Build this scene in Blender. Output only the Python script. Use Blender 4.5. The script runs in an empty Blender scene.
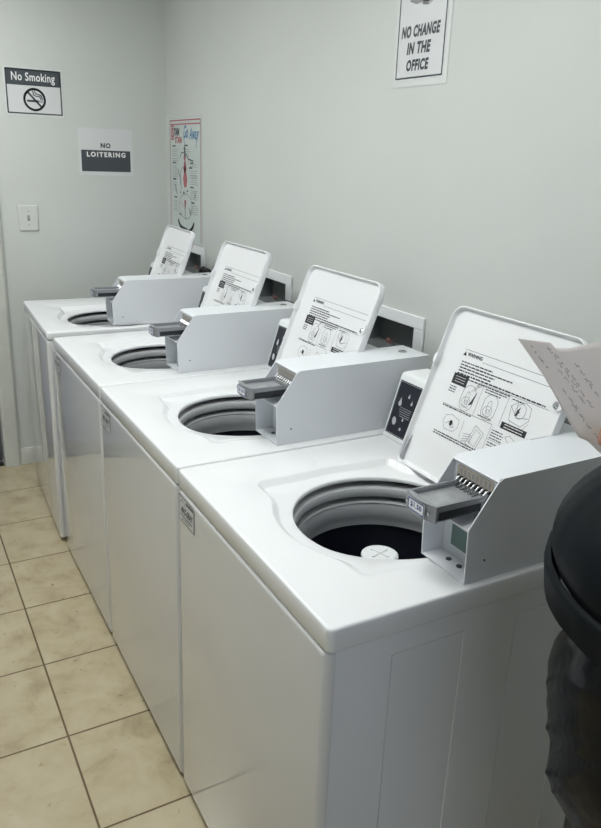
import bpy, math, random
from mathutils import Vector, Matrix
random.seed(7)
C = bpy.context.scene.collection
PI = math.pi

# ------------------------------------------------------------------ materials
def mat(name, col, rough=.5, metal=0, bdist=.002, coat=0, spec=.5, emis=None, es=1.0, bump=0, bscale=60, noise=0, nscale=8, trans=0, alpha=1, ior=1.45):
    m = bpy.data.materials.new(name); m.use_nodes = True
    nt = m.node_tree; b = nt.nodes['Principled BSDF']
    b.inputs['Base Color'].default_value = (*col, 1)
    b.inputs['Roughness'].default_value = rough
    b.inputs['Metallic'].default_value = metal
    b.inputs['Coat Weight'].default_value = coat
    b.inputs['Coat Roughness'].default_value = .08
    b.inputs['Specular IOR Level'].default_value = spec
    b.inputs['Transmission Weight'].default_value = trans
    b.inputs['IOR'].default_value = ior
    b.inputs['Alpha'].default_value = alpha
    if emis: b.inputs['Emission Color'].default_value = (*emis, 1); b.inputs['Emission Strength'].default_value = es
    if bump or noise:
        tc = nt.nodes.new('ShaderNodeTexCoord')
    if bump:
        n = nt.nodes.new('ShaderNodeTexNoise'); n.inputs['Scale'].default_value = bscale; n.inputs['Detail'].default_value = 3
        bp = nt.nodes.new('ShaderNodeBump'); bp.inputs['Strength'].default_value = bump; bp.inputs['Distance'].default_value = bdist
        nt.links.new(tc.outputs['Object'], n.inputs['Vector']); nt.links.new(n.outputs['Fac'], bp.inputs['Height'])
        nt.links.new(bp.outputs['Normal'], b.inputs['Normal'])
    if noise:
        n = nt.nodes.new('ShaderNodeTexNoise'); n.inputs['Scale'].default_value = nscale; n.inputs['Detail'].default_value = 4
        r = nt.nodes.new('ShaderNodeValToRGB')
        r.color_ramp.elements[0].position = .35; r.color_ramp.elements[1].position = .65
        r.color_ramp.elements[0].color = (*[c*(1-noise) for c in col], 1); r.color_ramp.elements[1].color = (*col, 1)
        nt.links.new(tc.outputs['Object'], n.inputs['Vector']); nt.links.new(n.outputs['Fac'], r.inputs['Fac'])
        nt.links.new(r.outputs['Color'], b.inputs['Base Color'])
    return m
M = dict(
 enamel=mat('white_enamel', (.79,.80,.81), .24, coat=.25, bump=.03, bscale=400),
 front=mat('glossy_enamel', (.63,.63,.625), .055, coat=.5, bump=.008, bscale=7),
 boxw=mat('powder_coat', (.72,.74,.77), .38, bump=.05, bscale=500),
 lidw=mat('lid_enamel', (.80,.81,.82), .3, coat=.2),
 plast=mat('white_plastic', (.74,.76,.77), .4),
 wall=mat('wall_paint', (.59,.61,.585), .55, bump=.25, bscale=35, noise=.03, nscale=2),
 ceil=mat('ceiling_paint', (.75,.75,.74), .8, bump=.3, bscale=120),
 trim=mat('trim_paint', (.60,.61,.57), .4, bump=.1, bscale=30, noise=.06, nscale=10),
 grey=mat('grey_plastic', (.36,.37,.38), .35),
 grey2=mat('light_grey_plastic', (.5,.51,.52), .3),
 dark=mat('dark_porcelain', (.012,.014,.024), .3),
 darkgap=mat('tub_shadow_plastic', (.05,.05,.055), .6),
 redv=mat('valve_red', (.22,.09,.08), .5),
 black=mat('print_black', (.02,.022,.026), .5),
 ink=mat('ink_grey', (.10,.10,.11), .6),
 inkl=mat('ink_light_grey', (.28,.28,.29), .6),
 signdark=mat('sign_charcoal', (.055,.065,.075), .35),
 paperw=mat('sign_paper', (.64,.65,.655), .4),
 sleeve=mat('plastic_sleeve', (.68,.70,.69), .15, coat=.5),
 white=mat('print_white', (.8,.8,.8), .5),
 panelblk=mat('control_panel_black', (.015,.017,.025), .25),
 icon=mat('icon_grey', (.45,.47,.50), .4),
 chrome=mat('chrome', (.62,.63,.65), .22, metal=1),
 steel=mat('brushed_steel', (.33,.34,.36), .35, metal=.45, bump=.1, bscale=300),
 steeld=mat('slide_floor_steel', (.44,.45,.47), .3, metal=.4, noise=.25, nscale=40),
 bronze=mat('slot_strip', (.42,.38,.32), .4, metal=.3),
 blue=mat('label_blue', (.03,.06,.22), .4),
 green=mat('green_tag', (.12,.19,.18), .5),
 screw=mat('screw_dark', (.10,.10,.10), .4, metal=.6),
 red=mat('red_valve', (.35,.08,.07), .5),
 boxgrey=mat('outlet_interior', (.19,.205,.205), .6),
 rubber=mat('black_rubber', (.015,.015,.017), .45),
 pred=mat('poster_red', (.42,.13,.15), .5),
 pblue=mat('poster_blue', (.10,.25,.42), .5),
 ppaper=mat('poster_paper', (.54,.59,.57), .35),
 pgreen=mat('poster_dark', (.06,.10,.10), .5),
 note=mat('note_paper', (.76,.73,.72), .8, bump=.4, bscale=60),
 pen=mat('pen_ink', (.38,.36,.38), .7),
 skin=mat('skin', (.55,.27,.20), .5, noise=.15, nscale=60),
 jacket=mat('jacket_cloth', (.02,.022,.026), .7, bump=.3, bscale=200),
 bin=mat('bin_black_plastic', (.007,.009,.011), .5, spec=.07, bump=.15, bscale=25),
 bag=mat('black_bag_film', (.004,.0045,.005), .2, spec=.2, bump=1.0, bscale=11, bdist=.006),
 alu=mat('door_aluminium', (.10,.11,.11), .4, metal=.5),
 lamp=mat('lamp_diffuser', (.9,.9,.9), .5, emis=(.97,1.0,.985), es=11.3),
 lampf=mat('lamp_frame', (.8,.8,.8), .4),
)
# marbled floor tiles
def tile_mat():
    m = bpy.data.materials.new('ceramic_tiles'); m.use_nodes = True; nt = m.node_tree; b = nt.nodes['Principled BSDF']; L = nt.links
    N = lambda t: nt.nodes.new(t)
    def mth(op, a, c=None):
        n = N('ShaderNodeMath'); n.operation = op
        for i, v in enumerate((a, c)):
            if v is None: continue
            if isinstance(v, (int, float)): n.inputs[i].default_value = v
            else: L.new(v, n.inputs[i])
        return n.outputs[0]
    tc = N('ShaderNodeTexCoord'); sp = N('ShaderNodeSeparateXYZ'); L.new(tc.outputs['Object'], sp.inputs[0])
    T = .3539
    u = mth('DIVIDE', mth('ADD', sp.outputs['X'], .2347 + 20*T), T); v = mth('DIVIDE', mth('ADD', sp.outputs['Y'], -2.0573 + 20*T), T)
    fu = mth('ABSOLUTE', mth('SUBTRACT', mth('FRACT', mth('ADD', u, .5)), .5)); fv = mth('ABSOLUTE', mth('SUBTRACT', mth('FRACT', mth('ADD', v, .5)), .5))
    d = mth('MINIMUM', fu, fv)
    g = N('ShaderNodeMapRange'); g.inputs['From Min'].default_value = .006; g.inputs['From Max'].default_value = .0105; L.new(d, g.inputs['Value'])
    cid = N('ShaderNodeCombineXYZ'); L.new(mth('FLOOR', u), cid.inputs[0]); L.new(mth('FLOOR', v), cid.inputs[1])
    wn = N('ShaderNodeTexWhiteNoise'); L.new(cid.outputs[0], wn.inputs['Vector'])
    off = N('ShaderNodeVectorMath'); off.operation = 'MULTIPLY_ADD'; L.new(wn.outputs['Color'], off.inputs[0]); off.inputs[1].default_value = (9,9,9); L.new(tc.outputs['Object'], off.inputs[2])
    n1 = N('ShaderNodeTexNoise'); n1.inputs['Scale'].default_value = 8; n1.inputs['Detail'].default_value = 9; n1.inputs['Roughness'].default_value = .62; n1.inputs['Distortion'].default_value = .35; L.new(off.outputs[0], n1.inputs['Vector'])
    r = N('ShaderNodeValToRGB'); e = r.color_ramp.elements
    e[0].position = .28; e[0].color = (.33,.27,.165,1); e[1].position = .66; e[1].color = (.50,.43,.295,1)
    x = e.new(.47); x.color = (.455,.385,.25,1)
    L.new(n1.outputs['Fac'], r.inputs['Fac'])
    n2 = N('ShaderNodeTexNoise'); n2.inputs['Scale'].default_value = 42; n2.inputs['Detail'].default_value = 4; L.new(off.outputs[0], n2.inputs['Vector'])
    r2 = N('ShaderNodeValToRGB'); r2.color_ramp.elements[0].position = .23; r2.color_ramp.elements[0].color = (.6,.55,.5,1); r2.color_ramp.elements[1].position = .33; r2.color_ramp.elements[1].color = (1,1,1,1); L.new(n2.outputs['Fac'], r2.inputs['Fac'])
    mx = N('ShaderNodeMix'); mx.data_type = 'RGBA'; mx.blend_type = 'MULTIPLY'; mx.inputs[0].default_value = 1; L.new(r.outputs[0], mx.inputs[6]); L.new(r2.outputs[0], mx.inputs[7])
    m2 = N('ShaderNodeMix'); m2.data_type = 'RGBA'; L.new(g.outputs[0], m2.inputs[0]); m2.inputs[6].default_value = (.13,.09,.045,1); L.new(mx.outputs[2], m2.inputs[7])
    L.new(m2.outputs[2], b.inputs['Base Color'])
    rr = N('ShaderNodeMapRange'); rr.inputs['To Min'].default_value = .8; rr.inputs['To Max'].default_value = .24; L.new(g.outputs[0], rr.inputs['Value']); L.new(rr.outputs[0], b.inputs['Roughness'])
    bp = N('ShaderNodeBump'); bp.inputs['Strength'].default_value = .5; bp.inputs['Distance'].default_value = .002; L.new(g.outputs[0], bp.inputs['Height']); L.new(bp.outputs[0], b.inputs['Normal'])
    return m
M['tile'] = tile_mat()
def thin_paper(m):
    nt = m.node_tree; b = nt.nodes['Principled BSDF']; out = nt.nodes['Material Output']
    t = nt.nodes.new('ShaderNodeBsdfTranslucent'); t.inputs[0].default_value = (.93,.89,.87,1); x = nt.nodes.new('ShaderNodeMixShader'); x.inputs[0].default_value = .62
    nt.links.new(b.outputs[0], x.inputs[1]); nt.links.new(t.outputs[0], x.inputs[2]); nt.links.new(x.outputs[0], out.inputs[0])
thin_paper(M['note'])

# ------------------------------------------------------------------ geometry helpers
class MB:
    def __init__(s): s.v = []; s.f = []
    def add(s, vs, fs):
        o = len(s.v); s.v += [tuple(p) for p in vs]; s.f += [tuple(i+o for i in f) for f in fs]; return s
    def box(s, a, b):
        x0,y0,z0 = [min(p,q) for p,q in zip(a,b)]; x1,y1,z1 = [max(p,q) for p,q in zip(a,b)]
        return s.add([(x0,y0,z0),(x1,y0,z0),(x1,y1,z0),(x0,y1,z0),(x0,y0,z1),(x1,y0,z1),(x1,y1,z1),(x0,y1,z1)],
              [(0,3,2,1),(4,5,6,7),(0,1,5,4),(1,2,6,5),(2,3,7,6),(3,0,4,7)])
    def loft(s, rings, close=True, cap0=False, cap1=False):
        n = len(rings[0]); vs = [p for r in rings for p in r]; fs = []
        for k in range(len(rings)-1):
            for i in range(n if close else n-1):
                j = (i+1) % n; fs.append((k*n+i, k*n+j, (k+1)*n+j, (k+1)*n+i))
        if cap0: fs.append(tuple(reversed(range(n))))
        if cap1: fs.append(tuple(range((len(rings)-1)*n, len(rings)*n)))
        return s.add(vs, fs)
    def lathe(s, prof, c=(0,0,0), n=64, cap0=False, cap1=False, ax='z'):
        rings = []
        for r, h in prof:
            ring = []
            for i in range(n):
                a = 2*PI*i/n; p = (r*math.cos(a), r*math.sin(a), h)
                if ax == 'x': p = (p[2], p[0], p[1])
                if ax == 'y': p = (p[1], p[2], p[0])
                ring.append((c[0]+p[0], c[1]+p[1], c[2]+p[2]))
            rings.append(ring)
        return s.loft(rings, cap0=cap0, cap1=cap1)
    def prism(s, poly, a, b, ax='y'):      # poly in the two other axes
        def P(p, h): return {'y': (p[0], h, p[1]), 'z': (p[0], p[1], h), 'x': (h, p[0], p[1])}[ax]
        n = len(poly); vs = [P(p, a) for p in poly]+[P(p, b) for p in poly]
        fs = [tuple(range(n)), tuple(reversed(range(n, 2*n)))]+[(i, i+n, (i+1) % n+n, (i+1) % n) for i in range(n)]
        return s.add(vs, fs)
    def tube(s, pts, r, n=10, cap=True):
        pts = [Vector(p) for p in pts]; rings = []
        R = r if isinstance(r, (list, tuple)) else [r]*len(pts)
        up = Vector((.13,.21,.97)).normalized()
        for i, p in enumerate(pts):
            t = (pts[min(i+1, len(pts)-1)]-pts[max(i-1, 0)]).normalized()
            a = t.cross(up); a.normalize(); b = t.cross(a); up = -b if (-b).dot(up) > 0 else b
            rings.append([p+R[i]*(math.cos(2*PI*k/n)*a+math.sin(2*PI*k/n)*b) for k in range(n)])
        return s.loft(rings, cap0=cap, cap1=cap)
    def build(s, name, m, parent=None, smooth=True, bevel=0, loc=None, sharp=35, fix=True):
        me = bpy.data.meshes.new(name); me.from_pydata([tuple(p) for p in s.v], [], s.f); me.validate()
        if fix:
            import bmesh
            bm = bmesh.new(); bm.from_mesh(me); bmesh.ops.recalc_face_normals(bm, faces=bm.faces); bm.to_mesh(me); bm.free()
        me.materials.append(m); o = bpy.data.objects.new(name, me); C.objects.link(o)
        if smooth:
            for p in me.polygons: p.use_smooth = True
            me.set_sharp_from_angle(angle=math.radians(sharp))
        if bevel:
            bv = o.modifiers.new('bevel', 'BEVEL'); bv.width = bevel; bv.segments = 2; bv.limit_method = 'ANGLE'; bv.angle_limit = math.radians(40); bv.harden_normals = False
        if parent: o.parent = parent
        if loc: o.location = loc
        return o
def empty(name, loc=(0,0,0), rz=0, label=None, cat=None, group=None):
    o = bpy.data.objects.new(name, None); C.objects.link(o); o.location = loc; o.rotation_euler = (0,0,rz); o.empty_display_size = .1
    return tag(o, label, cat, group)
def tag(o, label=None, cat=None, group=None):
    if label: o['label'] = label
    if cat: o['category'] = cat
    if group: o['group'] = group
    return o
def struct(mb, name, m, parent=None, **k):
    o = mb.build(name, m, parent, **k)
    if parent is None: o['kind'] = 'structure'
    return o
class Plane:                                # a printed surface: u to the reader's right, v up, n towards the reader
    def __init__(s, o, u, v): s.o = Vector(o); s.u = Vector(u).normalized(); s.v = Vector(v).normalized(); s.n = s.u.cross(s.v)
    def __call__(s, a, b, h=0): return s.o+s.u*a+s.v*b+s.n*h
class Print(MB):                            # thin printed shapes on a plane
    def __init__(s, pl, h=.0006): super().__init__(); s.pl = pl; s.h = h
    def poly(s, pts, h=None):
        h = s.h if h is None else h; n = len(pts)
        return s.add([s.pl(a, b, h) for a, b in pts], [tuple(range(n))])
    def rect(s, x0, y0, x1, y1, h=None): return s.poly([(x0,y0),(x1,y0),(x1,y1),(x0,y1)], h)
    def line(s, pts, w):
        for (a,b),(c,d) in zip(pts, pts[1:]):
            l = math.hypot(c-a, d-b) or 1e-6; nx, ny = -(d-b)/l*w/2, (c-a)/l*w/2; ex, ey = (c-a)/l*w*.3, (d-b)/l*w*.3
            s.poly([(a-nx-ex,b-ny-ey),(c-nx+ex,d-ny+ey),(c+nx+ex,d+ny+ey),(a+nx-ex,b+ny-ey)])
        return s
    def frame(s, x0, y0, x1, y1, w): return s.line([(x0,y0),(x1,y0),(x1,y1),(x0,y1),(x0,y0)], w)
    def ring(s, cx, cy, rx, ry, w, a0=0, a1=2*PI, n=36): return s.line([(cx+rx*math.cos(a0+(a1-a0)*i/n), cy+ry*math.sin(a0+(a1-a0)*i/n)) for i in range(n+1)], w)
    def blob(s, cx, cy, rx, ry, n=20, rot=0):
        ca, sa = math.cos(rot), math.sin(rot)
        return s.poly([(cx+rx*math.cos(2*PI*i/n)*ca-ry*math.sin(2*PI*i/n)*sa, cy+rx*math.cos(2*PI*i/n)*sa+ry*math.sin(2*PI*i/n)*ca) for i in range(n)])
    def words(s, x0, y, x1, h, rnd=random, mean=.012):   # a row too small to read in the photo
        x = x0
        while x < x1-.001:
            w = min(mean*rnd.uniform(.35, 1.5), x1-x); k = rnd.uniform(.8, 1.0)
            s.rect(x, y-h*k/2, x+w, y+h*k/2); x += w+h*.6
        return s
    def text(s, t, x0, y0, x1, y1, bold=.02, shear=0, h=None, sp=1.08):
        cu = bpy.data.curves.new('t', 'FONT'); cu.body = t; cu.space_character = sp; cu.offset = bold; cu.size = 1; cu.resolution_u = 3
        o = bpy.data.objects.new('t', cu); C.objects.link(o)
        bpy.context.view_layer.update()
        me = bpy.data.meshes.new_from_object(o.evaluated_get(bpy.context.evaluated_depsgraph_get()))
        P = [v.co.copy() for v in me.vertices]; F = [tuple(p.vertices) for p in me.polygons]
        bpy.data.objects.remove(o); bpy.data.curves.remove(cu); bpy.data.meshes.remove(me)
        ax, bx = min(p.x for p in P), max(p.x for p in P); ay, by = min(p.y for p in P), max(p.y for p in P)
        hh = s.h if h is None else h
        vs = []
        for p in P:
            v = y0+(p.y-ay)/(by-ay)*(y1-y0); u = x0+(p.x-ax)/(bx-ax)*(x1-x0)+shear*(v-y0); vs.append(s.pl(u, v, hh))
        return s.add(vs, F)
    def done(s, name, m, parent=None): return s.build(name, m, parent, smooth=False, fix=False)
def rr_ring(x0, y0, x1, y1, r, n=6, rb=None):
    out = []; rb = r if rb is None else rb
    for cx, cy, a, r in ((x1-rb,y0+rb,-PI/2,rb),(x1-r,y1-r,0,r),(x0+r,y1-r,PI/2,r),(x0+rb,y0+rb,PI,rb)):
        for i in range(n+1):
            t = a+PI/2*i/n; out.append((cx+r*math.cos(t), cy+r*math.sin(t)))
    return out

# ------------------------------------------------------------------ the room
XW, YE, XL, YN, ZC = .82, 3.091, -1.75, -1.9, 2.55
struct(MB().box((XL-.1,YN-.1,-.1),(XW+.25,YE+.15,0)), 'floor', M['tile'], smooth=False)
struct(MB().box((XL-.1,YN-.1,ZC),(XW+.25,YE+.15,ZC+.1)), 'ceiling', M['ceil'], smooth=False)
struct(MB().box((XL-.1,YN-.1,0),(XL,YE+.15,ZC)), 'wall_left', M['wall'], smooth=False)
WX0, WX1, WZ0, WZ1 = -1.0, .35, .95, 2.15  # opening for the added fill window
w = MB(); w.box((XL,YN-.1,0),(WX0,YN,ZC)); w.box((WX1,YN-.1,0),(XW+.25,YN,ZC)); w.box((WX0,YN-.1,0),(WX1,YN,WZ0)); w.box((WX0,YN-.1,WZ1),(WX1,YN,ZC))
struct(w, 'wall_behind', M['wall'], smooth=False)
def pane_mat(tint=(.93,.97,.98,1)):
    m = bpy.data.materials.new('window_glass'); m.use_nodes = True; nt = m.node_tree; nt.nodes.remove(nt.nodes['Principled BSDF'])
    a = nt.nodes.new('ShaderNodeBsdfTransparent'); a.inputs[0].default_value = tint; g = nt.nodes.new('ShaderNodeBsdfGlossy'); g.inputs['Roughness'].default_value = .03
    x = nt.nodes.new('ShaderNodeMixShader'); x.inputs[0].default_value = .08; nt.links.new(a.outputs[0], x.inputs[1]); nt.links.new(g.outputs[0], x.inputs[2]); nt.links.new(x.outputs[0], nt.nodes['Material Output'].inputs[0]); return m
glass = pane_mat()
w = MB()
for bx in (((WX0,YN-.08,WZ0),(WX0+.05,YN-.03,WZ1)),((WX1-.05,YN-.08,WZ0),(WX1,YN-.03,WZ1)),((WX0+.05,YN-.08,WZ0),(WX1-.05,YN-.03,WZ0+.05)),((WX0+.05,YN-.08,WZ1-.05),(WX1-.05,YN-.03,WZ1))): w.box(*bx)
fill_win = struct(w, 'fill_window', M['trim'], smooth=False)  # unseen window, added to throw fill light on the nearest washer's side
MB().box((WX0+.05,YN-.058,WZ0+.05),(WX1-.05,YN-.052,WZ1-.05)).build('fill_window_pane', glass, fill_win, smooth=False)
# far wall with a doorway
DX0, DX1, DZ = -1.03, -.10, 2.08
w = MB(); w.box((XL,YE,0),(DX0,YE+.15,ZC)); w.box((DX1,YE,0),(XW+.25,YE+.15,ZC)); w.box((DX0,YE,DZ),(DX1,YE+.15,ZC))
struct(w, 'wall_far', M['wall'], smooth=False)
# long wall with four recesses for the water outlet boxes
OUT = [(.06,.45),(.855,1.245),(1.672,2.06),(2.555,2.945)]
OZ0, OZ1 = 1.0, 1.177
w = MB(); ys = [YN]+[q for a, b in OUT for q in (a+.012, b-.012)]+[YE]
for i in range(len(ys)-1):
    if i % 2 == 0: w.box((XW,ys[i],0),(XW+.2,ys[i+1],ZC))
    else:
        w.box((XW,ys[i],0),(XW+.2,ys[i+1],OZ0+.012)); w.box((XW,ys[i],OZ1-.012),(XW+.2,ys[i+1],ZC))
        w.box((XW+.14,ys[i],OZ0+.012),(XW+.2,ys[i+1],OZ1-.012))
struct(w, 'wall_right', M['wall'], smooth=False)
# baseboard and door casing
b = MB(); b.prism([(YE-.001,0.001),(YE-.014,0.001),(YE-.014,.078),(YE-.009,.09),(YE-.001,.09)], -.019, .8, 'x'); struct(b, 'baseboard_far', M['trim'])
b = MB()
for x0, x1 in ((-.10,-.02),(DX0-.08,DX0)): b.prism([(x0,YE-.001),(x0,YE-.018),(x0+.012,YE-.022),(x1-.012,YE-.022),(x1,YE-.014),(x1,YE-.001)], 0.001, DZ+.08, 'z')
b.box((-.10,YE-.022,DZ),(DX0,YE-.001,DZ+.08)); struct(b, 'trim_1', M['trim'], smooth=False)
d = MB()   # glazed street door
fy0, fy1 = YE+.055, YE+.10
for bx in (((DX0+.004,fy0,.012),(DX0+.09,fy1,DZ-.005)),((DX1-.045,fy0,.012),(DX1-.004,fy1,DZ-.005)),((DX0+.09,fy0,.012),(DX1-.045,fy1,.06)),((DX0+.09,fy0,DZ-.10),(DX1-.045,fy1,DZ-.005)),((DX0+.09,fy0,.95),(DX1-.045,fy1,1.03))): d.box(*bx)
door = struct(d, 'door_1', M['alu'], smooth=False)
MB().box((DX0+.09,fy0+.02,.06),(DX1-.045,fy0+.026,DZ-.10)).build('glass_pane', pane_mat((.25,.28,.34,1)), door, smooth=False)
h = MB(); h.tube([(DX0+.07,fy0-.001,.9),(DX0+.07,fy0-.05,.9),(DX0+.07,fy0-.05,1.1),(DX0+.07,fy0-.001,1.1)], .009); h.build('door_handle', M['chrome'], door)
MB().box((DX0+.01,YE+.01,.0005),(DX1-.005,YE+.045,.014)).build('door_sweep', M['rubber'], door, smooth=False)
struct(MB().box((-4,YE+.16,-.12),(4,YE+6,-.1)), 'pavement', mat('concrete', (.45,.46,.47), .8, noise=.2, nscale=3), smooth=False)

# ceiling lights
def ceiling_light(x, y, label):
    t = empty('ceiling_light', (x,y,ZC-.002), 0, label, 'ceiling light', 'fluorescent ceiling panels')
    f = MB()
    for bx in (((-.31,-.61,-.03),(-.28,.61,0)),((.28,-.61,-.03),(.31,.61,0)),((-.28,-.61,-.03),(.28,-.58,0)),((-.28,.58,-.03),(.28,.61,0))): f.box(*bx)
    f.build('frame', M['lampf'], t, smooth=False); MB().box((-.28,-.58,-.022),(.28,.58,-.014)).build('diffuser', M['lamp'], t, smooth=False)
ceiling_light(-.28, .5, 'white framed fluorescent panel on the ceiling over the nearer washers')
ceiling_light(-.5, 2.1, 'white framed fluorescent panel on the ceiling near the far wall')

# ------------------------------------------------------------------ washer
H = .9146
WP = .69
def sd_rr(x, y, x0, y0, x1, y1, r):
    cx, cy = (x0+x1)/2, (y0+y1)/2; qx, qy = abs(x-cx)-(x1-x0)/2+r, abs(y-cy)-(y1-y0)/2+r
    return math.hypot(max(qx,0), max(qy,0))+min(max(qx,qy),0)-r
def make_washer(root, W=WP, dy=0.0, lidw=.402, coiny=.009, sticker=True, rim=.043, Ht=H):
    hc = (.326, .3165+dy); hr = .196; HZ = Ht
    # --- cabinet with recessed side panels
    c = MB()
    xs = [.014,.06,.1285,.1290,.1310,.1315,.2835,.285,.4065,.4070,.4090,.4095,.5635,.565,.62,.655]; zs = [.022,.10,.1015,.8235,.8240,.8260,.8265,HZ-rim-.002]
    for yy, sg in ((.0055, 1), (W-.0055, -1)):
        V = []
        for z in zs:
            for x in xs:
                dep = 0
                for xa, xb in ((.1285,.285),(.4065,.565)):
                    if xa < x < xb and .10 < z < .8265: dep = .004 if (x < xa+.003 or z > .8237) else .0018
                V.append((x, yy+sg*dep, z))
        n = len(xs); c.add(V, [(k*n+i, k*n+i+1, (k+1)*n+i+1, (k+1)*n+i) for k in range(len(zs)-1) for i in range(n-1)])
    zt = zs[-1]
    c.add([(.655,.0055,.022),(.655,W-.0055,.022),(.655,W-.0055,zt),(.655,.0055,zt)], [(0,1,2,3)])
    c.add([(.014,.0055,.022),(.655,.0055,.022),(.655,W-.0055,.022),(.014,W-.0055,.022)], [(0,1,2,3)])
    c.build('cabinet', M['enamel'], root, sharp=20, fix=False)
    # --- front panel, wrapping both front corners
    def fp(off):
        r = .016-off; out = [(.0150, .001+off)]
        for i in range(7): a = -PI/2-PI/2*i/6; out.append((.017+r*math.cos(a)-.0030, .017+r*math.sin(a)))
        for i in range(7): a = PI-PI/2*i/6; out.append((.017+r*math.cos(a)-.0030, W-.017+r*math.sin(a)))
        out.append((.0150, W-.001-off)); return out
    def fpr(off, z): return [(x, y, z) for x, y in fp(off)]
    zf = HZ-rim-.0035
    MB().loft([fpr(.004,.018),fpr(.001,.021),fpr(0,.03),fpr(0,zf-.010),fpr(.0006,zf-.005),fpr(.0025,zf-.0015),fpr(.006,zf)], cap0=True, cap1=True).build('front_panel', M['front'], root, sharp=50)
    # --- feet
    for x in (.06,.60):
        for y in (.06, W-.06): MB().lathe([(.012,.03),(.012,.012),(.022,.010),(.022,.0005)], (x,y,0), 20, True, True).build('foot', M['rubber'], root)
    # --- top panel with sunken basin round the tub opening
    def recess(x, y):
        a = sd_rr(x, y, .126, .10+dy, .502, .556+dy, .03); b = math.hypot(x-hc[0], y-hc[1])-.243
        k = .02; hh = max(k-abs(a-b), 0)/k; return min(a, b)-hh*hh*k*.25
    outer = lambda x, y: sd_rr(x, y, 0, 0, .66, W, .012)
    ang = [2*PI*i/200 for i in range(200)]
    for pts in (rr_ring(0,0,.66,W,.012,8), rr_ring(.126,.10+dy,.502,.556+dy,.03,6)):
        ang += [math.atan2(y-hc[1], x-hc[0]) % (2*PI) for x, y in pts]
    ang = sorted(set(round(a, 4) for a in ang))
    def hit(f, a, off):
        lo, hi = .15, .9; ca, sa = math.cos(a), math.sin(a)
        for _ in range(26):
            m = (lo+hi)/2
            if f(hc[0]+m*ca, hc[1]+m*sa)+off > 0: hi = m
            else: lo = m
        return lo
    spec = [('c',hr+.004,-.026),('c',hr+.0008,-.0255),('c',hr,-.0235),('c',hr,-.018),('c',hr+.0015,-.0165),('c',hr+.004,-.0150),
            (recess,.0205,-.0150),(recess,.018,-.0142),(recess,.0145,-.0115),(recess,.006,-.0030),(recess,.003,-.0008),(recess,0,0),
            (outer,.05,0),(outer,.007,0),(outer,.0045,-.0002),(outer,.0025,-.0009),(outer,.001,-.0022),(outer,.0002,-.0045),(outer,-.0004,-.012),(outer,-.0006,-rim+.002),(outer,.0006,-rim),(outer,.012,-rim)]
    rings = []
    for f, off, z in spec:
        ring = []
        for a in ang:
            r = off if f == 'c' else hit(f, a, off)
            y = hc[1]+r*math.sin(a); zz = z
            if f in ('c', recess):     # the sunken basin runs out towards the near side
                k = max(0, min(1, (y-dy-.07)/.20)); k = k*k*(3-2*k); zz = z*(.12+.88*k) if f is recess else z+.0150*(1-k)*.88
            ring.append((hc[0]+r*math.cos(a), y, HZ+zz))
        rings.append(ring)
    MB().loft(rings).build('top_panel', M['enamel'], root, sharp=60)
    # --- tub: splash ring, balance ring, basket
    o3 = (hc[0], hc[1], HZ); oa = (hc[0]-.006, hc[1]+.004, HZ+.005)
    MB().lathe([(.226,-.040),(.197,-.040),(.191,-.042),(.189,-.047),(.189,-.058),(.192,-.063),(.226,-.065)], o3, 96).build('tub_ring', M['grey2'], root)
    MB().lathe([(.226,-.073),(.194,-.074),(.187,-.0745),(.185,-.077),(.187,-.080),(.184,-.085),(.181,-.110),(.1825,-.114),(.182,-.132),(.191,-.134)], o3, 96).build('balance_ring', M['grey'], root)
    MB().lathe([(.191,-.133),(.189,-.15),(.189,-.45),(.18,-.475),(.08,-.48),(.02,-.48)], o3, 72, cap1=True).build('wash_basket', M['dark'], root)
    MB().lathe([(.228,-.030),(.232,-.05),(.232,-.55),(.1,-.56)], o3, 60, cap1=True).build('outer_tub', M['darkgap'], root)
    # --- agitator with four fins
    ag = MB(); ag.lathe([(.07,-.47),(.06,-.43),(.036,-.33),(.031,-.2),(.031,-.122)], oa, 36)
    for k in range(4):
        a = PI/2*k+.5; ca, sa = math.cos(a), math.sin(a)
        sh = [(.030,-.2),(.036,-.2),(.055,-.38),(.13,-.45),(.15,-.478),(.03,-.478)]
        for s_ in (-.004,.004): pass
        q = [(oa[0]+r*ca-s_*sa, oa[1]+r*sa+s_*ca, oa[2]+z) for s_ in (-.004,.004) for r, z in sh]
        n = len(sh); ag.add(q, [tuple(range(n)), tuple(reversed(range(n,2*n)))]+[(i,i+n,(i+1)%n+n,(i+1)%n) for i in range(n)])
    ao = ag.build('agitator', M['plast'], root)
    cp = MB(); cp.lathe([(.031,-.1235),(.039,-.122),(.0405,-.118),(.0395,-.114),(.035,-.1115),(.0335,-.1125),(.012,-.111),(0.001,-.111)], oa, 40)
    for a in (.3, .3+PI/2):
        ca, sa = math.cos(a), math.sin(a); P = [(-.024,-.002),(.024,-.002),(.024,.002),(-.024,.002)]
        v = [(oa[0]+x*ca-y*sa, oa[1]+x*sa+y*ca, oa[2]+z) for z in (-.1125,-.1095) for x, y in P]
        cp.add(v, [(4,5,6,7),(0,1,5,4),(1,2,6,5),(2,3,7,6),(3,0,4,7)])
    cp.build('agitator_cap', M['plast'], ao)
    # --- control console
    L = W-.003
    prof = [(.568,HZ+.0005),(.6145,1.074),(.618,1.081),(.624,1.084),(.637,1.085),(.698,1.085),(.703,1.081),(.703,HZ+.0005)]
    y0c = coiny+.135
    co = MB().prism(prof, y0c, L).build('control_console', M['plast'], root, bevel=.003)
    cpl = Plane((.568,L,HZ), (0,-1,0), (.0465,0,1.074-HZ)); fl = math.hypot(.0465, 1.074-HZ)
    CW = L-y0c
    Print(cpl,.0008).rect(.007,.014,CW-.010,fl-.009).done('control_panel', M['panelblk'], co)
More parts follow.
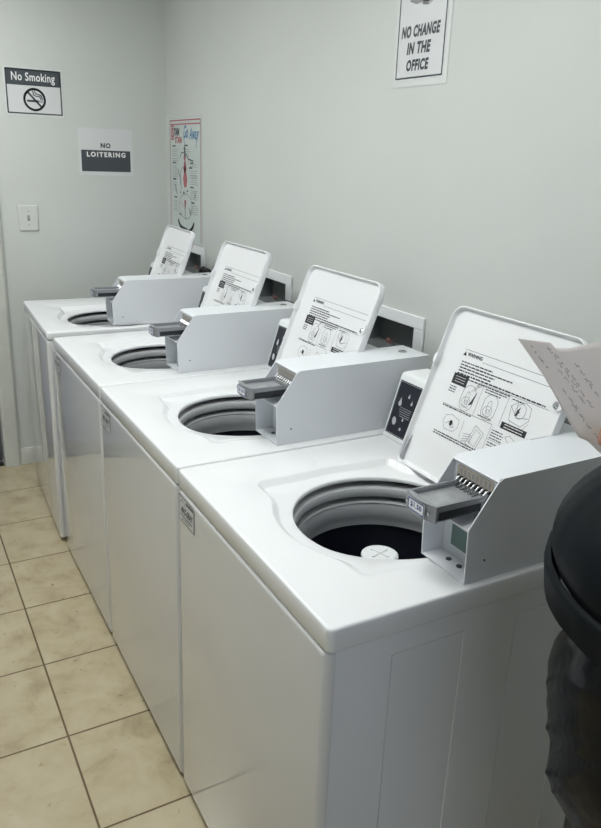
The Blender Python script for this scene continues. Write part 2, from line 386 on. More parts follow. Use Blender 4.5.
    ic = Print(cpl,.0016)
    def drop(cx, cy, r):
        pts = [(cx+r*math.cos(a), cy+r*math.sin(a)) for a in [math.radians(-215+250*i/14) for i in range(15)]]; ic.poly(pts+[(cx, cy+r*2.6)])
    drop(.032,.098,.0065); drop(.060,.122,.0035); drop(.077,.108,.0035); ic.blob(.030,.050,.008,.011,rot=.3); drop(.062,.060,.003); ic.blob(.062,.036,.004,.004)
    for k in range(5): ic.words(.035+.002*k,.090-.0055*k,.085,.0011,mean=.006)
    for k in range(6): drop(.13+.06*k,.10,.005); ic.ring(.13+.06*k,.055,.010,.010,.0012)
    ic.frame(.010,.017,CW-.013,fl-.012,.0008)
    ic.done('wash_symbols', M['icon'], co)
    # --- lid, opened and leaning back
    hv = Vector((.139,0,.370)).normalized(); LH = .402
    lp = Plane((.497,.529+dy,.915), (0,-1,0), hv)      # n points to the reader (towards -x)
    def lr(ins, h, rad): return [lp(a, b, h) for a, b in rr_ring(ins, ins, lidw-ins, LH-ins, rad, 8, max(rad-.018,.004))]
    t = .024
    lm = MB(); lm.loft([lr(.012,-t,.022),lr(.004,-t+.0012,.029),lr(.001,-t+.004,.033),lr(0,-t+.009,.034),lr(.0002,-.0015,.034),lr(.001,-.0002,.0335),lr(.002,0,.033),lr(.0032,-.0004,.032),lr(.004,-.0018,.0315),lr(.0055,-.0095,.030),lr(.0075,-.0118,.028),lr(.011,-.0122,.026)], cap0=True, cap1=True)
    lo = lm.build('lid', M['lidw'], root, sharp=55)
    for u in (.0045, lidw-.0045):   # strike tabs in the flange
        a = -1 if u < .1 else 1
        k = MB(); vs = [lp(u+a*x, y, h) for h in (-.014,.0035) for x, y in ((-.004,.252),(.004,.256),(.0055,.266),(.004,.276),(-.004,.280))]
        k.add(vs, [(0,1,2,3,4),(9,8,7,6,5)]+[(i,i+5,(i+1)%5+5,(i+1)%5) for i in range(5)]); k.build('strike_tab', M['lidw'], lo)
    bb = MB(); cx, cy = lidw-.020, .262
    for r0, h0, r1, h1 in ((.0075,-.012,.0075,-.001),(.0075,-.001,.004,.002)):
        bb.loft([[lp(cx+r0*math.cos(2*PI*i/16), cy+r0*math.sin(2*PI*i/16), h0) for i in range(16)], [lp(cx+r1*math.cos(2*PI*i/16), cy+r1*math.sin(2*PI*i/16), h1) for i in range(16)]], cap1=True)
    bb.build('lid_bumper', M['chrome'], lo)
    for u0 in (.006, lidw-.016):
        g = MB(); vs = [lp(u, v, h) for u, v, h in ((u0,.010,-.012),(u0+.008,.010,-.012),(u0+.008,.07,-.012),(u0,.07,-.012),(u0,.010,-.004),(u0+.008,.010,-.004),(u0+.008,.062,-.006),(u0,.062,-.006))]
        g.add(vs, [(0,3,2,1),(4,5,6,7),(0,1,5,4),(1,2,6,5),(2,3,7,6),(3,0,4,7)]); g.build('lid_hinge', M['steeld'], lo)
    pin = MB(); vs = [lp(0, .003, -.012), lp(lidw, .003, -.012)]
    for a, b in ((-.0,.0),): pass
    # printed warning label
    lp2 = Plane(lp(-.008,.001,-.0122), (0,-1,0), hv); rnd = random.Random(3)
    k = Print(lp2, .0005)
    e = lidw-.022
    k.poly([(.083,.293),(.094,.293),(.0885,.303)]); k.text('WARNING', .097,.2935,.146,.3025,.03)
    for y, x1 in ((.2785,.190),(.2715,.255),(.2645,.203),(.2575,.195)): k.words(.087,y,x1,.0031,rnd,.010)
    k.words(.087,.2505,e-.02,.0036,rnd,.011); k.words(.087,.2435,.262,.0031,rnd,.010)
    k.rect(.079,.2235,.129,.2490)
    for y in (.217,.211,.205): k.words(.080,y,.100+rnd.random()*.01,.0026,rnd,.008)
    k.words(.190,.2385,.255,.0024,rnd,.008); k.words(.190,.2325,.240,.0024,rnd,.008); k.words(.272,.2405,.305,.0026,rnd,.008)
    k.words(.195,.1795,.238,.0022,rnd,.008); k.words(.080,.1695,.178,.0030,rnd,.010)
    k.rect(.268,.1740,.341,.1885)
    for y in (.163,.157,.151,.145): k.words(.250,y,.283+rnd.random()*.012,.0024,rnd,.008)
    for y in (.135,.129): k.words(.250,y,.300,.0024,rnd,.008)
    for y in (.1065,.1010): k.words(.083,y,.232,.0028,rnd,.010)
    k.poly([(.165,.212),(.171,.226),(.166,.195),(.158,.190)])
    k.poly([(.296,.222),(.302,.232),(.300,.212),(.293,.208)]); k.blob(.127,.137,.005,.007)
    k.done('warning_print', M['black'], lo)
    k = Print(lp2, .0004)
    k.line([(.084,.3075),(e,.3075)],.0009); k.line([(.15,.2905),(e,.2905)],.0009)
    k.line([(.181,.246),(.181,.175)],.0007); k.line([(.262,.246),(.262,.175)],.0007); k.line([(.079,.173),(.245,.173)],.0009); k.line([(.181,.246),(e-.01,.246)],.0007)
    k.line([(.164,.155),(.167,.115)],.0007); k.line([(.245,.172),(.245,.10)],.0007); k.line([(.245,.141),(.34,.141)],.0007)
    def cap(cx, cy, rx, ry): k.line([(cx+rx*math.cos(a), cy+(ry-rx)*(1 if math.sin(a) > 0 else -1)+rx*math.sin(a)) for a in [2*PI*i/28+.01 for i in range(29)]],.0009)
    for cx, ry in ((.147,.030),(.219,.029)):
        cap(cx,.204,.0205,ry); k.ring(cx-.002,.194,.013,.012,.0008); k.ring(cx-.001,.206,.006,.013,.0008); k.ring(cx,.194,.006,.005,.0008); k.line([(cx-.01,.186),(cx+.012,.182)],.0008)
    k.line([(.160,.225),(.170,.240),(.180,.246)],.0009); k.line([(.152,.222),(.165,.240),(.176,.251)],.0009); k.ring(.168,.241,.006,.004,.0008)
    k.poly([(.2965,.214),(.299,.219),(.304,.221),(.303,.218)])
    k.line([(.276,.226),(.283,.196),(.318,.192),(.334,.210),(.330,.236),(.312,.242),(.290,.238),(.276,.226),(.300,.206),(.331,.214)],.0009); k.line([(.300,.206),(.290,.238)],.0008); k.line([(.286,.196),(.290,.183),(.320,.180),(.336,.204)],.0007); k.ring(.305,.222,.014,.016,.0008)
    k.line([(.100,.134),(.104,.150),(.124,.156),(.150,.150),(.152,.132),(.140,.120),(.112,.119),(.100,.134)],.0008); k.line([(.110,.131),(.122,.140),(.132,.139),(.139,.130),(.127,.127)],.0009)
    k.line([(.190,.110),(.203,.156),(.233,.146),(.224,.104),(.190,.110)],.0009); k.line([(.199,.116),(.208,.148),(.226,.142),(.219,.111),(.199,.116)],.0007)
    for i in range(4): k.line([(.176,.128-.006*i),(.196,.132-.005*i),(.205,.128-.005*i)],.0009)
    k.line([(.292,.160),(.303,.166),(.318,.160),(.322,.152),(.305,.150),(.292,.160)],.0009)
    k.done('label_drawings', M['ink'], lo)
    k = Print(lp2, .0009)
    for i in range(3): k.words(.088,.2425-.006*i,.121,.0012,rnd,.006)
    for i in range(2): k.words(.278,.1845-.006*i,.332,.0018,rnd,.008)
    k.done('label_reverse_print', M['white'], lo)
    # --- coin box
    cy0 = 0.0; cw = .122
    cb_loc = (0, coiny, 0)
    z0 = HZ+.0006; th = .0025
    side = [(.273,z0),(.2685,1.020),(.3245,1.0985),(.335,1.1045),(.735,1.1075),(.735,z0)]
    cb = MB()
    cb.prism(side, 0, th); cb.prism(side, cw-th, cw)
    cb.prism([(.3245,1.0985),(.328,1.1025),(.335,1.1045),(.512,1.1058),(.512,1.1030),(.336,1.1015),(.326,1.0965)], th, cw-th)
    cb.prism([(.5135,1.1046),(.735,1.1075),(.735,1.1045),(.5135,1.1020)], th+.0008, cw-th)
    cb.box((.273,th,z0),(.735,cw-th,z0+.003)); cb.box((.732,th,z0),(.735,cw-th,1.1045))
    cb.prism([(.2685,1.020),(.2685,1.0165),(.345,1.0165),(.345,1.0200)], th, cw-th)    # ledge between the two openings
    cb.box((.3200,th,z0+.003),(.3225,cw-th,1.0165)); cb.box((.3295,th,1.0200),(.3325,cw-th,1.1010))
    cbo = cb.build('coin_box', M['boxw'], root, sharp=20, loc=cb_loc)
    lk = MB(); lk.lathe([(.013,0),(.013,.0015),(.0105,.003),(.0095,.0022),(.0001,.0022)], (.690,.062,1.1070), 24); lk.build('lock', M['chrome'], cbo)
    MB().box((.686,.0612,1.1093),(.694,.0628,1.1098)).build('keyhole', M['black'], cbo, smooth=False)
    for x, y in ((.302,.078),(.302,.049)): MB().lathe([(.0055,0),(.0055,.002),(.003,.0035),(.0001,.0035)], (x,y,z0+.003), 14).build('bolt', M['screw'], cbo)
    sc = MB(); sc.lathe([(.0022,0),(.0022,-.0012),(.0001,-.0012)], (.312,-.0001,.955), 12, ax='y'); sc.build('screw', M['screw'], cbo)
    MB().box((.3185,.042,.938),(.3199,.096,.985)).build('green_tag', M['green'], cbo, smooth=False)
    # slide mechanism
    sl = MB(); sx0, sx1, ya, yb, sz0, sz1 = .213,.3290,.022,.100,1.0375,1.0655
    sl.box((sx0,ya,sz0),(sx1,ya+.004,sz1)); sl.box((sx0,yb-.004,sz0),(sx1,yb,sz1)); sl.box((sx0,ya,sz0),(sx1,yb,sz0+.003))
    sl.box((sx0,ya+.004,sz1-.010),(sx1-.016,ya+.010,sz1-.002)); sl.box((sx0,yb-.006,sz1-.010),(sx1-.016,yb-.004,sz1-.002))
    # curved nose
    nose = []
    for z in (sz0-.001, sz1+.001):
        nose.append([(sx0+.002,ya-.002,z)]+[(sx0-.010*math.sin(PI*i/10)-.001, ya-.002+(yb-ya+.004)*i/10, z) for i in range(11)]+[(sx0+.002,yb+.002,z)])
    sl.loft(nose, cap0=True, cap1=True)
    slo = sl.build('coin_slide', M['steel'], cbo, sharp=25)
    MB().box((sx0+.004,ya+.010,sz0+.017),(.328,yb-.006,sz0+.0195)).build('slide_floor', M['steeld'], cbo, smooth=False)
    MB().box((.219,ya-.0008,sz0+.003),(.310,ya-.0001,sz1-.011)).build('slide_grip_strip', M['black'], cbo, smooth=False)
    # price plate on the nose
    npl = Plane((sx0-.0112, yb-.012, sz0), (0,-1,0), (0,0,1))
    pr = Print(npl,.0004); pr.rect(.004,.003,.050,.026); pr.done('price_plate', M['white'], cbo)
    pr = Print(npl,.0009); pr.frame(.006,.005,.048,.0245,.0022); pr.text('$1.50',.012,.0095,.042,.0205,.03); pr.done('price_print', M['blue'], cbo)
    bolts = MB()
    for y in (.031,.091): bolts.lathe([(.003,0),(.003,-.002),(.0001,-.0025)], (sx0-.0075,y,1.052), 12, ax='x')
    bolts.build('plate_screws', M['chrome'], cbo)
    MB().box((.3270,.016,1.0735),(.3293,.108,1.0900)).build('slot_strip', M['bronze'], cbo, smooth=False)
    fm = MB()
    for i in range(8):
        y = .0235+.0105*i
        fm.tube([(.3280,y,1.0725),(.3215,y,1.0715),(.3165,y,1.0670),(.3200,y,1.0625),(.3140,y,1.0585),(.3060,y,1.0575)], .0023, 8)
    MB().box((.3275,.016,1.0605),(.3293,.108,1.0733)).build('finger_recess', M['black'], cbo, smooth=False)
    fm.build('coin_fingers', M['chrome'], cbo)
    sm = MB()
    for i in range(8):
        y = .0235+.0105*i; sm.box((.3263,y-.0024,1.0765),(.3269,y+.0024,1.0875))
    sm.build('slot_openings', M['inkl'], cbo, smooth=False)
    # --- maker's sticker on the front
    if sticker:
        sp = Plane((-.0020,.676,.797), (0,-1,0), (0,0,1))
        Print(sp,.0009).rect(0,0,.097,.063).done('sticker', M['paperw'], root)
        q = Print(sp,.0014); q.frame(.001,.001,.096,.062,.0020); q.rect(.045,.051,.092,.0575); q.text('MAC-GRAY',.014,.022,.084,.040,.04,shear=.35)
        q.line([(.010,.044),(.022,.056),(.036,.048),(.044,.044)],.0016); q.words(.010,.0155,.086,.0030,rnd,.012); q.words(.020,.0085,.070,.0026,rnd,.010); q.done('sticker_print', M['ink'], root)
    if ring_mark_on[0]:
        rm = Print(Plane((.30,.60,HZ),(0,-1,0),(1,0,0)),.0004); rm.ring(0,0,.021,.013,.0013,a0=-.6,a1=PI+.9); rm.done('soap_ring_stain', mat('stain',(.60,.61,.66),.4), root)
    return root
ring_mark_on = [True]
GR = 'top-loading coin washers along the wall'
w1 = make_washer(empty('washing_machine', (-.005,0,0), -.007, 'nearest white top-loading coin washer, its whole right side and white agitator cap showing', 'washing machine', GR))
ring_mark_on[0] = False
for o in w1.children:
    pass
def copy_tree(o, parent=None, skip=()):
    c = o.copy(); C.objects.link(c)
    if parent: c.parent = parent
    for ch in list(o.children):
        if not ch.name.startswith(skip): copy_tree(ch, c, skip)
    return c
SK = ('soap_ring_stain',)
w2 = copy_tree(w1, None, SK); w2.rotation_euler = (0,0,0); w2.location = (0,.6955,0); w2['label'] = 'white top-loading coin washer directly behind the nearest one, second of the row'
w3 = copy_tree(w1, None, SK); w3.rotation_euler = (0,0,0); w3.location = (0,1.391,0); w3['label'] = 'third white top-loading coin washer, between the second one and the one at the far wall'
for wm, dyc, dyl in ((w1,.003,.0035),(w2,.018,.004),(w3,.034,-.002)):
    for ch in wm.children:
        if wm is w1 and ch.name.startswith(('coin_box','lid')): ch.location.x += .004
        if ch.name.startswith('coin_box'): ch.location.y += dyc
        if ch.name.startswith('lid'): ch.location.y += dyl
w4 = make_washer(empty('washing_machine', (-.0115,2.1441,0), -.0406, 'farthest white top-loading coin washer, set slightly proud of the row beside the far wall', 'washing machine', GR), W=.70, dy=-.045, lidw=.372, coiny=.044, sticker=False, rim=.030, Ht=.9198)

# ------------------------------------------------------------------ outlet boxes in the wall
OL = ['white framed wall outlet box behind the open lid of the nearest washer',
      'white framed wall outlet box with red valves behind the second washer, beside its open lid',
      'white framed dark wall outlet box behind the third washer',
      'white framed dark wall outlet box under the stain poster behind the farthest washer']
for (a, b), lab in zip(OUT, OL):
    t = empty('outlet_box', (XW, a, OZ0), 0, lab, 'outlet box', 'washer outlet boxes set in the wall'); wd = b-a; hh = OZ1-OZ0
    f = MB(); x0 = -.008; mg = .045; mt = .037
    f.box((x0,0,0),(-.0005,wd,mt)); f.box((x0,0,hh-mt),(-.0005,wd,hh)); f.box((x0,0,mt),(-.0005,mg,hh-mt)); f.box((x0,wd-mg,mt),(-.0005,wd,hh-mt))
    f.build('frame', M['plast'], t, bevel=.002)
    g = MB(); y0, y1, z0, z1 = mg-.001, wd-mg+.001, mt-.001, hh-mt+.001
    g.box((.0,y0,z0),(.09,y0+.002,z1)); g.box((0,y1-.002,z0),(.09,y1,z1)); g.box((0,y0,z0),(.09,y1,z0+.002)); g.box((0,y0,z1-.002),(.09,y1,z1)); g.box((.088,y0,z0),(.09,y1,z1))
    g.build('box_interior', M['boxgrey'], t, smooth=False)
    for yv in (wd*.60,):
        v = MB(); v.tube([(.05,yv,z0+.002),(.05,yv,z0+.012)],.009,12); v.build('valve', M['steeld'], t)
        v = MB()
        for k in range(6):
            aa = PI/3*k; v.tube([(.045,yv,z0+.018),(.045,yv+.018*math.cos(aa),z0+.018+.008*math.sin(aa))],.003,6)
        v.lathe([(.007,z0+.013),(.008,z0+.020),(.0001,z0+.022)],(.045,yv,0),12); v.build('valve_handle', M['redv'], t)
def hose(pts, lab):
    P = [Vector(p) for p in pts]; out = []
    for i in range(len(P)-1):
        p0, p1, p2, p3 = P[max(i-1,0)], P[i], P[i+1], P[min(i+2,len(P)-1)]
        for k in range(8):
            t = k/8; out.append(.5*((2*p1)+(p2-p0)*t+(2*p0-5*p1+4*p2-p3)*t*t+(3*p1-p0-3*p2+p3)*t**3))
    out.append(P[-1]); tag(MB().tube(out, .013, 12).build('drain_hose', M['rubber']), lab, 'hose', 'black hoses behind the washers')
hose([(.772,2.30,.014),(.772,2.32,.9),(.772,2.36,1.065),(.772,2.43,1.092),(.772,2.50,1.05),(.772,2.52,.7),(.772,2.52,.014)], 'black hose looping up behind the farthest washer')
hose([(.772,1.50,.014),(.772,1.52,.9),(.772,1.57,1.06),(.772,1.61,1.082),(.772,1.645,1.04),(.772,1.66,.7),(.772,1.66,.014)], 'black hose looping up behind the third washer')

# ------------------------------------------------------------------ signs on the far wall
def far(x, z): return Plane((x, YE-.0008, z), (1,0,0), (0,0,1))
p = far(.05,1.755)
t = empty('no_smoking_sign', (.178,YE-.001,1.85), 0, 'white and charcoal sign on far wall reading No Smoking', 'sign')
def child(o, t): o.parent = t; o.matrix_parent_inverse = Matrix.Translation(t.location).inverted(); return o
def sheet(pl, x0, y0, x1, y1, m, t, name='sheet', th=.0008):
    q = MB(); vs = [pl(a,b,h) for h in (0,th) for a,b in ((x0,y0),(x1,y0),(x1,y1),(x0,y1))]
    q.add(vs, [(0,3,2,1),(4,5,6,7),(0,1,5,4),(1,2,6,5),(2,3,7,6),(3,0,4,7)]); return child(q.build(name, m, smooth=False), t)
sheet(p,-.005,-.008,.258,.204,M['sleeve'],t,'plastic_sleeve',.0006)
q = Print(p,.0010); q.rect(.003,.002,.252,.196); child(q.done('sheet', M['paperw']), t)
q = Print(p,.0016); q.frame(.006,.004,.250,.194,.006); q.rect(.006,.126,.250,.194)
q.ring(.128,.066,.046,.046,.010); q.line([(.098,.098),(.158,.034)],.009); q.rect(.093,.055,.146,.064)
for pts in ([(.122,.104),(.124,.086),(.140,.080),(.152,.080),(.156,.068)],[(.130,.104),(.133,.092),(.150,.088),(.160,.084),(.163,.068)]): q.line(pts,.0045)
for x in (.149,.155,.160): q.rect(x,.055,x+.003,.064)
child(q.done('sign_print', M['signdark']), t)
q = Print(p,.0022); q.text('No Smoking',.030,.134,.225,.182,.015); child(q.done('lettering', M['white']), t)
t = empty('no_loitering_sign', (.50,YE-.001,1.6), 0, 'sign on far wall reading NO LOITERING, beside the corner', 'sign'); p = far(.368,1.49)
sheet(p,0,-.004,.272,.218,M['sleeve'],t,'plastic_sleeve',.0006)
q = Print(p,.0010); q.rect(.008,.004,.266,.212); child(q.done('sheet', M['paperw']), t)
q = Print(p,.0016); q.rect(.013,.015,.259,.116); q.text('NO',.110,.127,.160,.151,.05,sp=1.15); child(q.done('sign_print', M['signdark']), t)
q = Print(p,.0022); q.text('LOITERING',.040,.084,.234,.108,.042,sp=1.32); child(q.done('lettering', M['white']), t)
# light switch
t = empty('light_switch', (.110,YE-.001,1.279), 0, 'white toggle light switch plate on the far wall left of the washers', 'light switch')
f = MB(); r0 = rr_ring(-.046,-.062,.046,.062,.006,4); r1 = rr_ring(-.042,-.058,.042,.058,.005,4)
f.loft([[(x,-.0005,z) for x,z in r0],[(x,-.003,z) for x,z in r0],[(x,-.006,z) for x,z in r1]], cap1=True); f.build('wall_plate', mat('switch_plate',(.62,.635,.61),.4), t, sharp=12)
MB().box((-.006,-.0068,-.013),(.006,-.0058,.013)).build('toggle_slot', M['inkl'], t, smooth=False)
f = MB(); f.prism([(-.0062,-.006),(-.016,-.002),(-.016,.004),(-.0062,.006)],-.004,.004,'x'); f.build('toggle', mat('toggle',(.35,.35,.34),.4), t)
for z in (-.032,.032): MB().lathe([(.003,-.0058),(.003,-.0068),(.0001,-.0068)],(0,0,z),12,ax='y').build('plate_screw', M['inkl'], t)
# small door stop / pipe stub low on the far wall
# ------------------------------------------------------------------ stain poster on the long wall
def rw(y, z): return Plane((XW-.0008, y, z), (0,-1,0), (0,0,1))
t = empty('stain_poster', (XW-.001,2.81,1.45), 0, 'tall red-bordered stain removal poster on the right wall by the corner', 'poster'); p = rw(3.035,1.185)
sheet(p,-.006,-.006,.445,.592,M['sleeve'],t,'laminate',.0006)
q = Print(p,.0010); q.rect(0,0,.438,.586); child(q.done('sheet', M['ppaper']), t)
q = Print(p,.0016); q.line([(.012,.01),(.012,.575),(.426,.575),(.426,.01)],.006); q.line([(.012,.557),(.426,.557)],.006)
q.frame(.030,.488,.066,.550,.006); q.text('S',.036,.494,.060,.545,.04); q.text('STAIN',.084,.468,.178,.500,.05)
q.poly([(.195,.350),(.215,.395),(.230,.385),(.240,.350),(.218,.325)]); q.poly([(.200,.400),(.212,.424),(.226,.420),(.232,.396),(.216,.385)])
q.poly([(.190,.300),(.218,.372),(.250,.300),(.236,.262),(.205,.262)]); q.poly([(.205,.20),(.232,.20),(.222,.160),(.212,.160)]); q.line([(.16,.190),(.19,.165)],.004); q.line([(.265,.40),(.262,.375)],.004)
child(q.done('red_print', M['pred']), t)
q = Print(p,.0018); q.text('Go',.200,.492,.262,.552,.02,shear=.2); q.text('Away',.275,.470,.395,.540,.02,shear=.25); q.line([(.205,.50),(.225,.455)],.005); q.line([(.38,.49),(.372,.450)],.005); child(q.done('blue_lettering', M['pblue']), t)
q = Print(p,.0018); q.text('TAIN',.072,.505,.145,.540,.06)
for x, y in ((.045,.452),(.215,.455),(.045,.372),(.275,.352),(.045,.292),(.290,.262),(.29,.375),(.06,.205),(.30,.19)): q.rect(x,y,x+.045,y+.007)
q.poly([(.205,.450),(.225,.455),(.232,.400),(.214,.405)])
q.line([(.15,.40),(.175,.425),(.205,.425)],.005); q.line([(.235,.420),(.27,.395),(.33,.388)],.007); q.line([(.12,.345),(.145,.31),(.165,.25)],.005); q.line([(.08,.27),(.10,.225)],.007); q.line([(.335,.25),(.35,.215),(.37,.25)],.004)
q.ring(.225,.120,.115,.072,.016,PI+.35,2*PI-.35,20); q.poly([(.15,.075),(.20,.050),(.26,.052),(.24,.066),(.19,.068)]); q.line([(.27,.165),(.285,.135),(.30,.16)],.006); q.line([(.13,.13),(.16,.125)],.006); q.line([(.21,.19),(.218,.11)],.006)
q.blob(.155,.235,.007,.005); q.blob(.25,.245,.01,.005); q.blob(.20,.235,.012,.006); q.ring(.205,.31,.05,.05,.003,2,4); q.ring(.225,.17,.09,.06,.0025)
child(q.done('black_drawing', M['pgreen']), t)
q = Print(p,.0014); rnd = random.Random(5)
for x, y, n, wd in ((.04,.440,4,.09),(.205,.440,4,.10),(.04,.360,5,.08),(.28,.342,4,.11),(.04,.280,5,.07),(.29,.250,5,.11),(.29,.32,5,.11),(.05,.190,6,.07),(.30,.180,5,.10),(.28,.372,2,.12),(.04,.395,3,.09),(.04,.32,3,.08)):
    for i in range(n): q.words(x,y-.010*i,x+wd*rnd.uniform(.75,1),.0026,rnd,.012)
child(q.done('small_print', M['inkl']), t)
# ------------------------------------------------------------------ NO CHANGE sign
t = empty('no_change_sign', (XW-.001,.985,1.95), 0, 'white laminated sheet high on right wall reading NO CHANGE IN THE OFFICE', 'sign'); p = rw(1.092,1.822)
sheet(p,-.010,-.014,.234,.292,M['sleeve'],t,'plastic_sleeve',.0007)
q = Print(p,.0012); q.rect(.002,.003,.217,.283); child(q.done('sheet', M['paperw']), t)
q = Print(p,.0018); q.frame(.006,.009,.212,.279,.0042)
q.text('NO CHANGE',.020,.112,.188,.143,.05,shear=.12,sp=1.12); q.text('IN THE',.050,.069,.153,.100,.05,shear=.12,sp=1.12); q.text('OFFICE',.051,.026,.150,.056,.05,shear=.1,sp=1.12)
child(q.done('sign_print', M['signdark']), t)
PD = rw(1.092,1.810); q = Print(PD,.0017); q.poly([(.050,.215),(.045,.245),(.110,.262),(.120,.225),(.105,.208),(.08,.206)]); q.poly([(.105,.205),(.125,.200),(.160,.222),(.165,.24),(.12,.235)])
for i in range(4): q.line([(.108,.203+.007*i),(.135,.200+.007*i),(.165,.214+.007*i)],.003)
q.poly([(.03,.24),(.05,.235),(.06,.265),(.035,.268)]); child(q.done('hand_drawing', M['inkl']), t)

# ------------------------------------------------------------------ bin draped with a black bag
BX, BY = .37, -.412
t = empty('trash_can', (BX,BY,0), 0, 'black round trash can at right edge with shiny plastic bag bunched under its domed top', 'trash can')
MB().lathe([(.125,.001),(.13,.02),(.150,.50),(.172,.80),(.20,.98)], (0,0,0), 48, True, True).build('bin_body', M['bin'], t)
rnd = random.Random(11)
def wrinkled(prof, amp, name, m, seed, nn=120, cap=False):
    r_ = random.Random(seed); ph = [(r_.randint(2,6), r_.uniform(0,6), r_.uniform(.4,1)) for _ in range(4)]+[(r_.randint(8,17), r_.uniform(0,6), r_.uniform(.2,.5)) for _ in range(4)]+[(r_.randint(20,34), r_.uniform(0,6), r_.uniform(.1,.3)) for _ in range(3)]
    rings = []
    for k, (r, z) in enumerate(prof):
        ring = []
        for i in range(nn):
            a = 2*PI*i/nn; d = sum(w_*math.sin(n_*a+p_+z*(7+n_*1.3)) for n_, p_, w_ in ph)*amp[k]
            ring.append(((r+d)*math.cos(a), (r+d)*math.sin(a), z+d*.6))
        rings.append(ring)
    o = MB().loft(rings, cap1=cap).build(name, m, t, sharp=70); return o
N_ = 18
dome = [(.252,1.115),(.258,1.130)]+[(.262*math.cos(a*.97), 1.140+.150*math.sin(a)) for a in [PI/2*i/14 for i in range(15)]]
wrinkled(dome, [.0012]*len(dome), 'domed_top', M['bin'], 2, cap=True)
wrinkled([(.240,1.070),(.254,1.068),(.261,1.074),(.266,1.112),(.265,1.120),(.258,1.122)], [.0015]*6, 'rim_band', M['bin'], 3)
from mathutils import noise as mn
rings = []; nn = 260
for i in range(60):
    s_ = i/59; z = 1.08-.50*s_; r = .190+.045*math.sin(PI*min(1, s_*1.35))-.035*max(0, s_-.5)/.5; ring = []
    for k in range(nn):
        a = 2*PI*k/nn; w_ = a+2.2*s_
        p_ = Vector((math.cos(w_)*2.0, math.sin(w_)*2.0, z*2.2))
        d = .020*mn.noise(p_)+.010*mn.noise(p_*2.4)+.004*(1-2*abs(mn.noise(Vector((p_.x*3+p_.z*2.4, p_.y*3, p_.z*2.2)))))
        d *= min(1, s_*5+.25)
        ring.append(((r+d)*math.cos(a), (r+d)*math.sin(a), z))
    rings.append(ring)
MB().loft(rings).build('liner_bag', M['bag'], t, sharp=80)

# ------------------------------------------------------------------ handwritten note held by a hand
NO = Vector((-.0835,-.3862,1.470)); NR = Vector((.874,-.4846,.0367)); NU = Vector((.1197,.2879,.9502)); NF = Vector((.471,.826,-.3096))
def note(a, b, c=0): return NO+NR*a+NU*b+NF*c          # metres across, up and away, in the plane of the note
K = .000832
top = [(0,0),(36,-3),(39,-6),(42,-9),(56,-9),(82,-3),(110,1),(150,2)]
bot = [(0,0),(26,-36),(37,-55),(47,-74),(58,-93),(63,-100),(71,-103),(82,-114),(121,-142),(150,-150)]
def lerp(pts, s):
    L = [0]
    for a, b in zip(pts, pts[1:]): L.append(L[-1]+math.dist(a, b))
    x = s*L[-1]
    for i in range(len(pts)-1):
        if x <= L[i+1]+1e-9:
            f = (x-L[i])/(L[i+1]-L[i]); return (pts[i][0]+(pts[i+1][0]-pts[i][0])*f, pts[i][1]+(pts[i+1][1]-pts[i][1])*f)
    return pts[-1]
def bend(a, b): return .010*math.sin(a*K*22+.4)+.004*math.sin((a+b)*K*60)-.00
ns, mt_ = 60, 14; V = []
for i in range(ns+1):
    A, B = lerp(top, i/ns), lerp(bot, i/ns)
    for j in range(mt_+1):
        f = j/mt_; a, b = A[0]+(B[0]-A[0])*f, A[1]+(B[1]-A[1])*f
        V.append(note(a*K, b*K, bend(a, b)))
n = mt_+1
q = MB().add(V, [(i*n+j, (i+1)*n+j, (i+1)*n+j+1, i*n+j+1) for i in range(ns) for j in range(mt_)])
nb = q.build('handwritten_note', M['note'], fix=False)
sm_ = nb.modifiers.new('solid', 'SOLIDIFY'); sm_.thickness = .0003; sm_.offset = 0
tag(nb, 'crinkled paper with faint handwriting held up at the right edge', 'paper')
q = MB(); rnd = random.Random(21)
def stroke(pts, w):
    for (a,b),(c,d) in zip(pts, pts[1:]):
        l = math.hypot(c-a, d-b) or 1e-6; nx, ny = -(d-b)/l*w/2, (c-a)/l*w/2
        q.add([note(x*K, y*K, bend(x,y)-.0006) for x, y in ((a-nx,b-ny),(c-nx,d-ny),(c+nx,d+ny),(a+nx,b+ny))], [(0,1,2,3)])
for x0, y0, ln in ((14,-6,34),(33,-8,74),(41,-14,40),(44,-30,40),(62,-24,30),(72,-40,34),(56,-66,40),(90,-20,60),(47,-50,24)):
    dx, dy_ = .60, -.80; x = 0
    while x < ln:
        wl = rnd.uniform(4, 11); pts = []
        for k in range(int(wl*1.6)):
            s_ = x+k/1.6; o = rnd.uniform(-1.5, 1.5); pts.append((x0+dx*s_-dy_*o, y0+dy_*s_+dx*o))
        if len(pts) > 1: stroke(pts, .55)
        x += wl+rnd.uniform(2, 4)
q.build('handwriting', M['pen'], nb, smooth=False, fix=False)
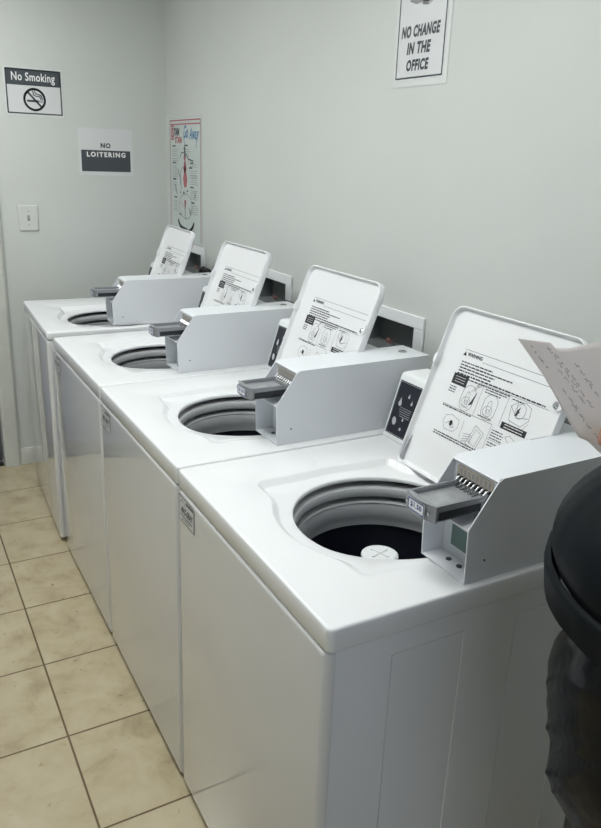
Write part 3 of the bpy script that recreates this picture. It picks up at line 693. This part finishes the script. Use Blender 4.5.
# hand: thumb in front of the note, fingers behind it
def skinned(name, chains, m, parent=None):
    V, E, R_ = [], [], []
    for ch in chains:
        prev = None
        for it in ch:
            if isinstance(it, int): prev = it; continue
            V.append(it[0]); R_.append(it[1])
            if prev is not None: E.append((prev, len(V)-1))
            prev = len(V)-1
    me = bpy.data.meshes.new(name); me.from_pydata([tuple(v) for v in V], E, []); o = bpy.data.objects.new(name, me); C.objects.link(o)
    o.modifiers.new('skin', 'SKIN').use_smooth_shade = True
    for i, r in enumerate(R_): me.skin_vertices[0].data[i].radius = (r, r)
    me.skin_vertices[0].data[0].use_root = True
    s = o.modifiers.new('sub', 'SUBSURF'); s.levels = 2; s.render_levels = 2
    me.materials.append(m)
    if parent: o.parent = parent
    return o
def nk(a, b, c): return note(a*K, b*K, c)
ch = [[(nk(205,-190,.012), .027),(nk(250,-228,.005), .023),(nk(320,-275,-.045), .026)],
      [0,(nk(178,-160,.010), .030),(nk(158,-132,.018), .026)],
      [3,(nk(168,-150,-.012), .015),(nk(130,-124,-.020), .0115),(nk(99,-104,-.015), .0115),(nk(79,-97,-.012), .0100),(nk(74,-96,-.011), .0078)]]
chf = []
base = 4
for i, (x, y, ex) in enumerate(((150,-104,96),(160,-122,104),(170,-142,116),(182,-160,132))):
    chf.append([4 if i < 3 else 3,(nk(x,y,.026), .0105),(nk((x+ex)/2+2,y+6+3*i,.032), .0090),(nk(ex+6,y+8,.027), .0080),(nk(ex-4,y+6,.020), .0068)])
pe = skinned('person', ch+chf, M['skin'])
tag(pe, 'person at right edge, only a bare thumb tip showing on the handwritten paper', 'person')
cu = MB(); cu.tube([nk(240,-222,.006), nk(300,-262,-.02), nk(390,-290,-.13), nk(500,-310,-.27)], [.034,.040,.047,.055], 20, cap=False)
cu.build('sleeve', M['jacket'], pe)

# ------------------------------------------------------------------ daylight, camera, colour
wd = bpy.data.worlds.new('sky'); bpy.context.scene.world = wd; wd.use_nodes = True
bg = wd.node_tree.nodes['Background']; bg.inputs[0].default_value = (.84,.86,1,1); bg.inputs[1].default_value = 2.6
cam = bpy.data.cameras.new('camera'); co = bpy.data.objects.new('camera', cam); C.objects.link(co)
f_, px_, py_ = 745.163, 303.194, 401.033
cam.sensor_fit = 'VERTICAL'; cam.sensor_height = 36; cam.lens = f_*36/828; cam.shift_x = -(px_-300.5)/828; cam.shift_y = (py_-414)/828; cam.clip_start = .02
Rm = Matrix(((NR.x,NU.x,-NF.x),(NR.y,NU.y,-NF.y),(NR.z,NU.z,-NF.z)))
co.matrix_world = Matrix.Translation((-.5387,-.8264,1.6056)) @ Rm.to_4x4()
bpy.context.scene.camera = co
vs = bpy.context.scene.view_settings; vs.view_transform = 'Standard'; vs.look = 'None'; vs.gamma = 1; vs.use_curve_mapping = False; vs.exposure = 0.0
